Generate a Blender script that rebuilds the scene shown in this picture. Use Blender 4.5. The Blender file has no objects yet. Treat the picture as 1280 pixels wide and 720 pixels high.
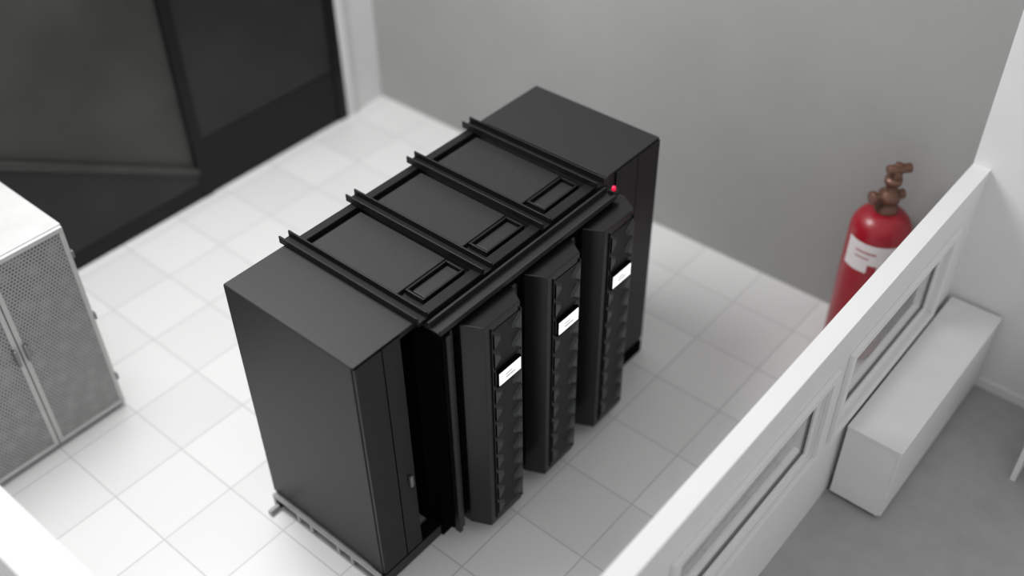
import bpy, bmesh, math
from mathutils import Vector, Matrix, Euler
S=bpy.context.scene; COL=S.collection
S.view_settings.view_transform='Standard'

# ---------------- materials ----------------
def mat(name,col,rough=.5,metal=0,spec=.5,noise=0,nscale=8,bump=0,bscale=300,emit=0,alpha=1,coat=0):
    m=bpy.data.materials.new(name); m.use_nodes=True
    nt=m.node_tree; b=nt.nodes['Principled BSDF']
    b.inputs['Base Color'].default_value=(*col,1); b.inputs['Roughness'].default_value=rough
    b.inputs['Metallic'].default_value=metal; b.inputs['Specular IOR Level'].default_value=spec
    b.inputs['Coat Weight'].default_value=coat
    tc=nt.nodes.new('ShaderNodeTexCoord')
    if noise:
        n=nt.nodes.new('ShaderNodeTexNoise'); n.inputs['Scale'].default_value=nscale; n.inputs['Detail'].default_value=4
        nt.links.new(tc.outputs['Object'],n.inputs['Vector'])
        r=nt.nodes.new('ShaderNodeValToRGB')
        r.color_ramp.elements[0].position=.3; r.color_ramp.elements[1].position=.7
        r.color_ramp.elements[0].color=(*[c*(1-noise) for c in col],1)
        r.color_ramp.elements[1].color=(*[min(1,c*(1+noise)) for c in col],1)
        nt.links.new(n.outputs['Fac'],r.inputs['Fac']); nt.links.new(r.outputs['Color'],b.inputs['Base Color'])
    if bump:
        n=nt.nodes.new('ShaderNodeTexNoise'); n.inputs['Scale'].default_value=bscale
        nt.links.new(tc.outputs['Object'],n.inputs['Vector'])
        bp=nt.nodes.new('ShaderNodeBump'); bp.inputs['Strength'].default_value=bump; bp.inputs['Distance'].default_value=.002
        nt.links.new(n.outputs['Fac'],bp.inputs['Height']); nt.links.new(bp.outputs['Normal'],b.inputs['Normal'])
    if emit:
        b.inputs['Emission Color'].default_value=(*col,1); b.inputs['Emission Strength'].default_value=emit
    if alpha<1: b.inputs['Alpha'].default_value=alpha
    return m
def mat_tiles(name,col,grout,size,rough):
    m=mat(name,col,rough); nt=m.node_tree; b=nt.nodes['Principled BSDF']
    tc=nt.nodes.new('ShaderNodeTexCoord')
    mp=nt.nodes.new('ShaderNodeMapping'); mp.inputs['Location'].default_value=(.15,.3,0)
    br=nt.nodes.new('ShaderNodeTexBrick'); br.offset=0; br.squash=1
    br.inputs['Scale'].default_value=1; br.inputs['Brick Width'].default_value=size; br.inputs['Row Height'].default_value=size
    br.inputs['Mortar Size'].default_value=.007; br.inputs['Mortar Smooth'].default_value=.4
    br.inputs['Color1'].default_value=(*col,1); br.inputs['Color2'].default_value=(*[c*.92 for c in col],1)
    br.inputs['Mortar'].default_value=(*grout,1)
    nt.links.new(tc.outputs['Object'],mp.inputs['Vector']); nt.links.new(mp.outputs['Vector'],br.inputs['Vector'])
    nt.links.new(br.outputs['Color'],b.inputs['Base Color'])
    bp=nt.nodes.new('ShaderNodeBump'); bp.inputs['Strength'].default_value=.2; bp.inputs['Distance'].default_value=.002; bp.invert=True
    nt.links.new(br.outputs['Fac'],bp.inputs['Height']); nt.links.new(bp.outputs['Normal'],b.inputs['Normal'])
    return m
def mat_perf(name,col,hole,scale,rad,rough=.5,axes=('X','Z'),spec=.5,mottle=0):
    """perforated sheet: staggered round holes drawn procedurally in object space"""
    m=mat(name,col,rough,spec=spec); nt=m.node_tree; b=nt.nodes['Principled BSDF']
    N=nt.nodes.new; L=nt.links.new
    tc=N('ShaderNodeTexCoord'); sp=N('ShaderNodeSeparateXYZ'); L(tc.outputs['Object'],sp.inputs[0])
    def M(op,a,bv=None):
        n=N('ShaderNodeMath'); n.operation=op
        for i,v in enumerate((a,bv)):
            if v is None: continue
            if isinstance(v,(int,float)): n.inputs[i].default_value=v
            else: L(v,n.inputs[i])
        return n.outputs[0]
    u=M('MULTIPLY',sp.outputs[axes[0]],scale); v=M('MULTIPLY',sp.outputs[axes[1]],scale)
    row=M('FLOOR',v); off=M('MULTIPLY',M('MODULO',M('ABSOLUTE',row),2),.5)
    fu=M('SUBTRACT',M('FRACT',M('ADD',u,off)),.5); fv=M('SUBTRACT',M('FRACT',v),.5)
    d=M('SQRT',M('ADD',M('MULTIPLY',fu,fu),M('MULTIPLY',fv,fv)))
    h=M('LESS_THAN',d,rad)
    mx=N('ShaderNodeMixRGB'); mx.inputs[1].default_value=(*col,1); mx.inputs[2].default_value=(*hole,1)
    if mottle:   # equipment behind the holes: uneven brightness
        vo=N('ShaderNodeTexVoronoi'); vo.inputs['Scale'].default_value=9
        L(tc.outputs['Object'],vo.inputs['Vector'])
        r=N('ShaderNodeValToRGB'); r.color_ramp.elements[0].color=(*[min(1,c*(1+mottle)) for c in hole],1); r.color_ramp.elements[1].color=(*[c*(1-mottle) for c in hole],1)
        r.color_ramp.elements[0].position=.15; r.color_ramp.elements[1].position=.6
        L(vo.outputs['Distance'],r.inputs['Fac']); L(r.outputs['Color'],mx.inputs[2])
    L(h,mx.inputs[0]); L(mx.outputs[0],b.inputs['Base Color'])
    return m

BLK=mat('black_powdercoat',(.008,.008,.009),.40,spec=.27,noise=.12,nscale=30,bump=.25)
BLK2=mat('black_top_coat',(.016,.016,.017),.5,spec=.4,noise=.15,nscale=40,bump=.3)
BLKC=mat('black_channel',(.005,.005,.006),.42,spec=.3,bump=.1)
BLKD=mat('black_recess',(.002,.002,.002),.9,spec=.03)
BLKF=mat('black_front',(.006,.006,.007),.27,spec=.38,bump=.06)
BLKM=mat_perf('black_mesh',(.012,.012,.013),(.001,.001,.001),70,.36,.5,spec=.3)
FACET=mat('black_facet',(.022,.026,.025),.3,spec=.5)
SCR=mat('display_white',(.92,.92,.93),.3,emit=.75)
SCRT=mat('display_marks',(.62,.62,.64),.5)
RED_L=mat('red_led',(.75,.01,.06),.4,emit=.7)
GREYM=mat('galvanised_base',(.36,.36,.36),.45,metal=.2,noise=.1)
HAND=mat('handle_metal',(.22,.22,.23),.35,metal=.6)
WALLW=mat('wall_white',(.78,.78,.78),.7,noise=.02,nscale=3)
WALLT=mat('wall_top_white',(.79,.79,.79),.7,noise=.01,nscale=3)
WALLG=mat('wall_grey',(.33,.33,.325),.75,noise=.04,nscale=1.2)
WALLD=mat('wall_dark',(.005,.005,.006),.4,spec=.22,noise=.1,nscale=2)
WALLP=mat('wall_dark_panel',(.045,.044,.042),.4,spec=.3,noise=.35,nscale=.9)
WALLS=mat('wall_dark_slope',(.018,.018,.0175),.4,spec=.28,noise=.4,nscale=.8)
TILE=mat_tiles('floor_tiles',(.81,.81,.805),(.56,.56,.56),.6,.35)
CARP=mat('floor_carpet_grey',(.39,.39,.39),.85,noise=.06,nscale=6,bump=.3,bscale=400)
WOOD=mat('white_lacquer',(.80,.80,.80),.4,noise=.02,nscale=5)
GAP=mat('dark_grey_gap',(.12,.12,.12),.8)  # plain dark grey for gaskets, plinths and the cabinet seam
RACKW=mat('light_grey_cabinet',(.54,.54,.535),.45,noise=.04,nscale=6)
RACKP=mat_perf('light_grey_perforated',(.36,.36,.355),(.15,.15,.15),38,.33,.5,mottle=.45)
GLASS=mat('window_glass',(.30,.31,.31),.08,alpha=.45)
REDP=mat('red_paint',(.30,.004,.015),.35,noise=.06,nscale=4,coat=.2)
BRASS=mat('brass_valve',(.17,.085,.06),.4,metal=.5,noise=.1,nscale=20)
LABEL=mat('label_white',(.72,.66,.66),.5)
LABELT=mat('label_print',(.45,.22,.22),.6)

# ---------------- helpers ----------------
def empty(name,loc):
    e=bpy.data.objects.new(name,None); e.location=loc; e.empty_display_size=.2; COL.objects.link(e); return e
def finish(ob,par):
    COL.objects.link(ob)
    if par is not None:
        ob.parent=par; ob.matrix_parent_inverse=Matrix.Translation(-Vector(par.location))
    return ob
def mesh(name,bm,m,par=None,smooth=False):
    me=bpy.data.meshes.new(name); bmesh.ops.recalc_face_normals(bm,faces=bm.faces); bm.to_mesh(me); bm.free()
    for mm in (m if isinstance(m,(list,tuple)) else [m]): me.materials.append(mm)
    if smooth:
        for p in me.polygons: p.use_smooth=True
    return finish(bpy.data.objects.new(name,me),par)
def addbox(bm,x0,x1,y0,y1,z0,z1,mi=0):
    vs=[bm.verts.new(p) for p in ((x0,y0,z0),(x1,y0,z0),(x1,y1,z0),(x0,y1,z0),(x0,y0,z1),(x1,y0,z1),(x1,y1,z1),(x0,y1,z1))]
    fs=[bm.faces.new([vs[i] for i in f]) for f in ((0,3,2,1),(4,5,6,7),(0,1,5,4),(1,2,6,5),(2,3,7,6),(3,0,4,7))]
    for f in fs: f.material_index=mi
    return fs
def addprofile_xz(bm,pts,y0,y1,mi=0):
    a=[bm.verts.new((x,y0,z)) for x,z in pts]; b=[bm.verts.new((x,y1,z)) for x,z in pts]; n=len(pts)
    fs=[bm.faces.new(a),bm.faces.new(b[::-1])]
    for i in range(n): fs.append(bm.faces.new((a[(i+1)%n],a[i],b[i],b[(i+1)%n])))
    for f in fs: f.material_index=mi
def bevel(ob,w,seg=2):
    b=ob.modifiers.new('bevel','BEVEL'); b.width=w; b.segments=seg; b.limit_method='ANGLE'; b.angle_limit=math.radians(40)
    return ob
def boxes(name,lst,m,par=None,bw=.004):
    bm=bmesh.new()
    for b in lst: addbox(bm,*b)
    ob=mesh(name,bm,m,par)
    if bw: bevel(ob,bw)
    return ob
def prism(name,pts,z0,z1,m,par=None,bw=.004):
    bm=bmesh.new()
    a=[bm.verts.new((x,y,z0)) for x,y in pts]; b=[bm.verts.new((x,y,z1)) for x,y in pts]; n=len(pts)
    bm.faces.new(a[::-1]); bm.faces.new(b)
    for i in range(n): bm.faces.new((a[i],a[(i+1)%n],b[(i+1)%n],b[i]))
    ob=mesh(name,bm,m,par)
    if bw: bevel(ob,bw)
    return ob
def lathe(name,prof,c,m,par=None,seg=48):
    bm=bmesh.new(); rings=[]
    for r,z in prof:
        if r<1e-5: rings.append([bm.verts.new((c[0],c[1],z))])
        else: rings.append([bm.verts.new((c[0]+r*math.cos(2*math.pi*i/seg),c[1]+r*math.sin(2*math.pi*i/seg),z)) for i in range(seg)])
    for A,B in zip(rings,rings[1:]):
        for i in range(seg):
            j=(i+1)%seg
            if len(A)==1 and len(B)==1: continue
            if len(A)==1: bm.faces.new((A[0],B[i],B[j]))
            elif len(B)==1: bm.faces.new((A[i],A[j],B[0]))
            else: bm.faces.new((A[i],A[j],B[j],B[i]))
    return mesh(name,bm,m,par,smooth=True)
def rod(name,a,b,r,m,par=None,seg=20):
    a=Vector(a); b=Vector(b); d=b-a
    bm=bmesh.new(); bmesh.ops.create_cone(bm,cap_ends=True,segments=seg,radius1=r,radius2=r,depth=d.length)
    M=Matrix.Translation((a+b)/2)@d.to_track_quat('Z','Y').to_matrix().to_4x4()
    bmesh.ops.transform(bm,matrix=M,verts=bm.verts)
    ob=mesh(name,bm,m,par,smooth=True); bevel(ob,r*.15); return ob

# ---------------- room ----------------
boxes('floor',[(-6,4.7,-1.85,4.75,-.12,0)],TILE,bw=0)
boxes('floor.001',[(-6,4.7,-7,-1.85,-.12,0)],CARP,bw=0)
XW=4.56
boxes('wall_east',[(XW,XW+.15,-1.80,4.75,0,3.2)],WALLG,bw=0)
boxes('wall_east_office',[(4.44,XW+.15,-7,-1.80,0,3.2)],WALLW,bw=0)
boxes('baseboard_east',[(4.42,4.44,-7,-1.95,0,.09)],WOOD,bw=.002)
# north wall: dark, paler above a raised darker area with a sloping edge strip
bm=bmesh.new()
addbox(bm,-6,4.02,4.66,4.80,0,3.2,1)
for x in (2.02,3.88): addbox(bm,x,x+.12,4.62,4.66,0,3.2,0)
addbox(bm,2.02,4.0,4.635,4.66,0,.62,0)
addbox(bm,2.14,3.88,4.645,4.66,.62,2.9,2)
addprofile_xz(bm,[(-6,0),(2.02,0),(2.02,.30),(-.3,1.62),(-3.0,3.15),(-6,3.15)],4.63,4.66,2)
addprofile_xz(bm,[(2.02,.30),(2.02,.36),(-.3,1.70),(-3.0,3.2),(-3.0,3.13),(-.3,1.62)],4.60,4.66,1)
addbox(bm,-6,2.02,4.625,4.66,0,.18,0)
mesh('wall_north',bm,[WALLD,WALLP,WALLS])
boxes('trim_1',[(4.0,4.10,4.60,4.78,0,3.2)],WALLW,bw=.004)
boxes('wall_north_return',[(4.10,XW,4.66,4.80,0,3.2)],WALLW,bw=0)
# west cutaway wall
boxes('wall_west',[(-1.90,-1.66,-1.80,2.6,0,1.93)],WALLT,bw=.004)
# south partition with two window openings
Y0,Y1,HP=-1.93,-1.80,1.93
wins=[(.45,2.16,.86,1.56),(2.46,4.0,.86,1.56)]
segs=[(-1.9,.45,Y0,Y1,0,HP),(2.16,2.46,Y0,Y1,0,HP),(4.0,4.44,Y0,Y1,0,HP)]
for a,b,c,d in wins: segs+=[(a,b,Y0,Y1,0,c),(a,b,Y0,Y1,d,HP)]
ob=boxes('wall_south',segs,WALLT,bw=0)
for k,(a,b,c,d) in enumerate(wins):
    e=empty('window_%d'%(k+1),((a+b)/2,Y0,c))
    t=.07
    fr=[(a-t,b+t,Y0-.03,Y0,c-t,c),(a-t,b+t,Y0-.03,Y0,d,d+t),(a-t,a,Y0-.03,Y0,c,d),(b,b+t,Y0-.03,Y0,c,d)]
    boxes('frame_outer',fr,WALLT,e,.004)
    s=.075
    boxes('sash',[(a,b,Y0+.02,Y0+.07,c,c+s),(a,b,Y0+.02,Y0+.07,d-s,d),(a,a+s,Y0+.02,Y0+.07,c+s,d-s),(b-s,b,Y0+.02,Y0+.07,c+s,d-s)],WOOD,e,.003)
    boxes('gasket',[(a+s,b-s,Y0+.035,Y0+.055,c+s,c+s+.012),(a+s,b-s,Y0+.035,Y0+.055,d-s-.012,d-s),(a+s,a+s+.012,Y0+.035,Y0+.055,c+s,d-s),(b-s-.012,b-s,Y0+.035,Y0+.055,c+s,d-s)],GAP,e,0)
    boxes('pane',[(a+s,b-s,Y0+.042,Y0+.048,c+s,d-s)],GLASS,e,0)

# ---------------- main liquid cooling cabinet row ----------------
D,LL,ZB,ZT=1.15,3.04,.12,2.12
R=empty('liquid_cooling_rack_row',(1.5,.55,0))
# end cabinet (near)
boxes('end_cabinet_near',[(0,.37,.015,D,ZB,ZT),(.37,.53,.22,D,ZB,ZT),(.37,.53,.0,.22,2.08,ZT)],[BLK],R,.006)
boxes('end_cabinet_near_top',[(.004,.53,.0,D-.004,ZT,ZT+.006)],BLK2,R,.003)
boxes('end_cabinet_near_door',[(.006,.215,-.012,.015,ZB+.02,ZT-.01),(.222,.365,-.012,.015,ZB+.02,ZT-.01)],BLK,R,.004)
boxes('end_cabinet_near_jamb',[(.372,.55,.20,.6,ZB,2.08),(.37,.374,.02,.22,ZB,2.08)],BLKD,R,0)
boxes('end_cabinet_plinth',[(.01,.56,-.01,.10,.015,ZB)],BLKF,R,.003)
boxes('door_handle',[(.305,.33,-.035,-.012,.80,.90)],HAND,R,.005)
# middle body
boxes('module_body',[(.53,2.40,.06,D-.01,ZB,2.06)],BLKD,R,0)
# far end cabinet
boxes('end_cabinet_far',[(2.40,LL,.0,D,ZB,ZT)],BLK,R,.006)
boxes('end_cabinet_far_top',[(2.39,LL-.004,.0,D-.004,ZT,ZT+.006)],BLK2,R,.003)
boxes('end_cabinet_far_door',[(2.50,2.76,-.012,0,ZB+.02,ZT-.01),(2.767,LL-.006,-.012,0,ZB+.02,ZT-.01)],BLK,R,.004)
# modules
P0=.585; PW=.6
FY=-.30
for i in range(3):
    x=P0+PW*i
    boxes('module_fin_%d'%i,[(x,x+.035,-.17,-.125,.13,2.04),(x+.05,x+.075,-.15,-.11,.13,2.04)],BLKF,R,.004)
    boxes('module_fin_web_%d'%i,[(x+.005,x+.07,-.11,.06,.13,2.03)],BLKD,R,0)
    a,b=x+.125,x+.60
    prism('module_door_%d'%i,[(a,-.05),(a,-.165),(a+.065,FY),(b-.08,FY),(b,-.165),(b,-.05)],.13,2.05,BLKF,R,.006)
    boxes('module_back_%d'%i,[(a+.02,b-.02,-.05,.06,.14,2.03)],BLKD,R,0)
    # mesh insert on front
    fa,fb=a+.13,b-.09
    boxes('mesh_panel_%d'%i,[(fa,fb,FY-.004,FY,.20,1.98)],BLKM,R,0)
    bm=bmesh.new()
    n=11; h=1.78/n
    for k in range(n):
        z=.20+k*h; y=FY-.004; w=.075; y2=FY-.020
        for sgn,xe in ((1,fa),(-1,fb)):
            v=[bm.verts.new(p) for p in ((xe,y,z),(xe+sgn*w,y,z+h*.38),(xe+sgn*w,y,z+h*.62),(xe,y,z+h),(xe,y2,z+h*.15),(xe+sgn*w*.7,y2,z+h*.42),(xe+sgn*w*.7,y2,z+h*.58),(xe,y2,z+h*.85))]
            bm.faces.new(v[4:]); 
            for p,q in ((0,1),(1,2),(2,3)): bm.faces.new((v[p],v[q],v[q+4],v[p+4]))
    mesh('mesh_facets_%d'%i,bm,FACET,R)
    # edge strips
    boxes('door_trim_%d'%i,[(fa-.012,fa-.002,FY-.012,FY,.17,2.0),(fb+.002,fb+.012,FY-.012,FY,.17,2.0)],BLKF,R,.002)
    # display
    dx0,dx1,dz0,dz1=x+.278,x+.485,1.512,1.615
    boxes('display_bezel_%d'%i,[(dx0-.010,dx1+.010,FY-.03,FY,dz0-.014,dz1+.014)],BLKD,R,.004)
    boxes('display_screen_%d'%i,[(dx0,dx1,FY-.033,FY-.03,dz0,dz1)],SCR,R,0)
    boxes('display_text_%d'%i,[(dx0+.06,dx0+.15,FY-.0345,FY-.033,dz0+.03,dz0+.040),(dx0+.06,dx0+.12,FY-.0345,FY-.033,dz0+.058,dz0+.066)],SCRT,R,0)
# top deck of middle section
TX=[.53,1.11,1.69,2.27]
boxes('deck_plate',[(.53,2.40,.0,D-.01,2.06,2.085)],BLKC,R,.003)
boxes('deck_frame',[(.53,2.39,D-.07,D-.005,2.085,2.125),(.53,2.39,-.02,.06,2.085,2.135)],BLK,R,.004)
pl=[];fr=[];hp=[]
for i in range(3):
    xa,xb=TX[i]+.045,TX[i+1]-.045
    pl.append((xa+.03,xb-.005,.27,D-.11,2.085,2.112))
    hp.append((xa+.14,xb-.04,.12,.23,2.085,2.10))
    fr+=[(xa+.10,xb-.02,.235,.25,2.085,2.125),(xa+.10,xb-.02,.095,.11,2.085,2.125),(xa+.10,xa+.115,.11,.235,2.085,2.125),(xb-.035,xb-.02,.11,.235,2.085,2.125)]
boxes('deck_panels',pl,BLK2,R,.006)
boxes('deck_hatches',hp,BLK2,R,.004)
boxes('deck_hatch_frames',fr,BLKC,R,.002)
ch=[]
for x in TX:
    ch+=[(x-.045,x+.045,-.04,D+.035,2.13,2.138),(x-.045,x-.033,-.04,D+.035,2.138,2.182),(x+.033,x+.045,-.04,D+.035,2.138,2.182)]
boxes('top_channels',ch,BLKC,R,.002)
# front overhang beams
boxes('front_beam',[(.545,2.29,-.165,-.02,2.075,2.09),(.545,2.29,-.165,-.15,2.09,2.115),(.545,2.29,-.075,-.06,2.09,2.13)],BLK2,R,.002)
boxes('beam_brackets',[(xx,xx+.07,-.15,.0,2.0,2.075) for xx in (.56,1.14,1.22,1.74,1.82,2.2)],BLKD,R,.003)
lathe('status_led',[(0,2.160),(.011,2.158),(.015,2.15),(.015,2.125),(0,2.125)],(2.30,-.13),RED_L,R,16)
boxes('led_mount',[(2.28,2.33,-.16,-.10,2.09,2.128)],BLK,R,.003)
# base pallet
pal=[(-.035,-.005,.02,D-.02,.095,.118),(-.035,-.005,.02,D-.02,.0,.02)]
for y in (.02,.28,.42,.70,.84,D-.05): pal.append((-.035,-.005,y,y+.03,.02,.095))
pal+=[(0,LL-.02,.12,D-.02,.07,.118),(-.12,.05,D-.10,D-.05,0,.02),(-.12,-.035,D-.09,D-.06,.02,.05),(-.06,.05,.03,.08,0,.02)]
for x in (.0,1.0,2.0,2.9): pal+=[(x,x+.1,.14,D-.04,0,.07)]
boxes('transport_base',pal,GREYM,R,.003)
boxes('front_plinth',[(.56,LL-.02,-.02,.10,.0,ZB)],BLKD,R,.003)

# ---------------- left perforated cabinet ----------------
Q=empty('server_cabinet',(-.74,3.3,0))
qx0,qx1,qy0,qy1,qh=-1.34,-.14,2.83,3.80,1.84
boxes('carcass',[(qx0,qx1,qy0+.03,qy1,.04,qh)],RACKW,Q,.008)
boxes('top_seam',[(-.743,-.737,qy0+.03,qy1,qh,qh+.002)],GAP,Q,0)
boxes('plinth',[(qx0+.02,qx1-.02,qy0+.06,qy1-.02,0,.04)],GAP,Q,0)
for k,(a,b) in enumerate(((qx0+.01,-.745),(-.735,qx1-.01))):
    t=.035
    boxes('door_frame_%d'%k,[(a,b,qy0,qy0+.03,.05,.05+t),(a,b,qy0,qy0+.03,qh-.01-t,qh-.01),(a,a+t,qy0,qy0+.03,.05+t,qh-.01-t),(b-t,b,qy0,qy0+.03,.05+t,qh-.01-t)],RACKW,Q,.003)
    boxes('door_mesh_%d'%k,[(a+t,b-t,qy0+.008,qy0+.016,.05+t,qh-.01-t)],RACKP,Q,0)
boxes('latch_handle',[(-.795,-.77,qy0-.035,qy0,.95,1.10),(-.715,-.69,qy0-.035,qy0,.95,1.10)],HAND,Q,.006)
hin=[(qx1-.012,qx1+.006,qy0-.01,qy0+.03,z,z+.06) for z in (.3,.95,1.55)]
boxes('hinges',hin,HAND,Q,.003)

# ---------------- fire extinguisher (large suppression cylinder) ----------------
ex,ey=4.23,-1.34
E=empty('fire_extinguisher',(ex,ey,0))
r=.235
prof=[(0,.0),(r*.9,.0),(r*.97,.02),(r,.06),(r,1.22)]
for k in range(1,11):
    t=k/10*math.pi/2; prof.append((.06+(r-.06)*math.cos(t),1.22+.20*math.sin(t)))
prof+=[(.06,1.45),(0,1.45)]
lathe('body',prof,(ex,ey),REDP,E)
lathe('neck_ring',[(0,1.40),(.085,1.40),(.09,1.42),(.085,1.46),(.06,1.47),(.055,1.50),(.085,1.52),(.085,1.57),(.05,1.59),(.045,1.66),(.065,1.67),(.065,1.71),(0,1.72)],(ex,ey),BRASS,E,24)
rod('valve_arm',(ex-.10,ey+.08,1.545),(ex+.10,ey-.07,1.545),.04,BRASS,E)
rod('valve_cap',(ex-.12,ey+.095,1.545),(ex-.09,ey+.07,1.545),.055,BRASS,E)
rod('valve_actuator',(ex,ey,1.66),(ex+.01,ey-.01,1.78),.045,BRASS,E)
rod('lever_top',(ex-.05,ey+.045,1.79),(ex+.09,ey-.075,1.79),.038,BRASS,E)
rod('lever_stem',(ex+.01,ey-.01,1.76),(ex+.01,ey-.01,1.84),.03,BRASS,E)
# curved label
def arc(name,a0,a1,z0,z1,rr,m,n=20):
    bm=bmesh.new(); prev=None
    for k in range(n+1):
        t=a0+(a1-a0)*k/n
        p=[bm.verts.new((ex+q*math.cos(t),ey+q*math.sin(t),z)) for q,z in ((rr,z0),(rr,z1))]
        if prev: bm.faces.new((prev[0],p[0],p[1],prev[1]))
        prev=p
    return mesh(name,bm,m,E,smooth=True)
ca=math.atan2(-3.44-ey,-2.61-ex)
arc('label',ca-1.0,ca+.75,.95,1.22,r+.002,LABEL)
arc('label_print_1',ca-.6,ca+.1,1.13,1.15,r+.004,LABELT)
arc('label_print_2',ca-.6,ca-.1,1.08,1.095,r+.004,LABELT)
arc('label_emblem',ca-.1,ca+.2,.95,1.03,r+.004,REDP)

# ---------------- office sideboard ----------------
K=empty('white_sideboard',(3.6,-2.15,0))
kx0,kx1,ky0,ky1,kh=2.66,4.41,-2.36,-1.965,.76
boxes('carcass',[(kx0,kx1,ky0+.02,ky1,.04,kh-.03)],WOOD,K,.004)
boxes('top',[(kx0-.01,kx1,ky0-.01,ky1,kh-.03,kh)],WOOD,K,.004)
boxes('plinth',[(kx0+.02,kx1-.02,ky0+.05,ky1,0,.04)],GAP,K,0)
dw=(kx1-kx0)/3
boxes('doors',[(kx0+dw*i+.006,kx0+dw*(i+1)-.006,ky0,ky0+.02,.05,kh-.045) for i in range(3)],WOOD,K,.003)

# office desk at the right edge
T=empty('office_desk',(4.0,-3.4,0))
boxes('desk_top',[(3.6,4.40,-4.6,-2.92,.70,.74)],WOOD,T,.004)
boxes('desk_side',[(3.64,4.36,-2.98,-2.94,0,.70),(3.64,4.36,-4.55,-4.51,0,.70)],WOOD,T,.003)

# ---------------- light ----------------
w=bpy.data.worlds.new('World'); S.world=w; w.use_nodes=True
w.node_tree.nodes['Background'].inputs[0].default_value=(1,1,1,1); w.node_tree.nodes['Background'].inputs[1].default_value=.62
def area(name,loc,tgt,size,power):
    l=bpy.data.lights.new(name,'AREA'); l.energy=power; l.shape='RECTANGLE'; l.size=size; l.size_y=size
    o=bpy.data.objects.new(name,l); o.location=loc
    o.rotation_euler=(Vector(tgt)-Vector(loc)).to_track_quat('-Z','Y').to_euler(); COL.objects.link(o); return o
area('softbox_key',(.5,3.2,7.0),(1.7,.9,0),3.0,420)

# ---------------- camera ----------------
c=bpy.data.cameras.new('camera'); cam=bpy.data.objects.new('camera',c); COL.objects.link(cam); S.camera=cam
c.sensor_width=36; c.lens=36*1339.72/1280; c.clip_end=100
yaw,pit,roll=.7111,.7184,-.0153
fw=Vector((math.cos(yaw)*math.cos(pit),math.sin(yaw)*math.cos(pit),-math.sin(pit)))
rt=Vector((math.sin(yaw),-math.cos(yaw),0)); up=rt.cross(fw)
r2=rt*math.cos(roll)+up*math.sin(roll); u2=-rt*math.sin(roll)+up*math.cos(roll)
M=Matrix((r2,u2,-fw)).transposed().to_4x4(); M.translation=Vector((-2.6137,-3.4412,6.4068))
cam.matrix_world=M
c.dof.use_dof=True; c.dof.focus_distance=6.8; c.dof.aperture_fstop=.33
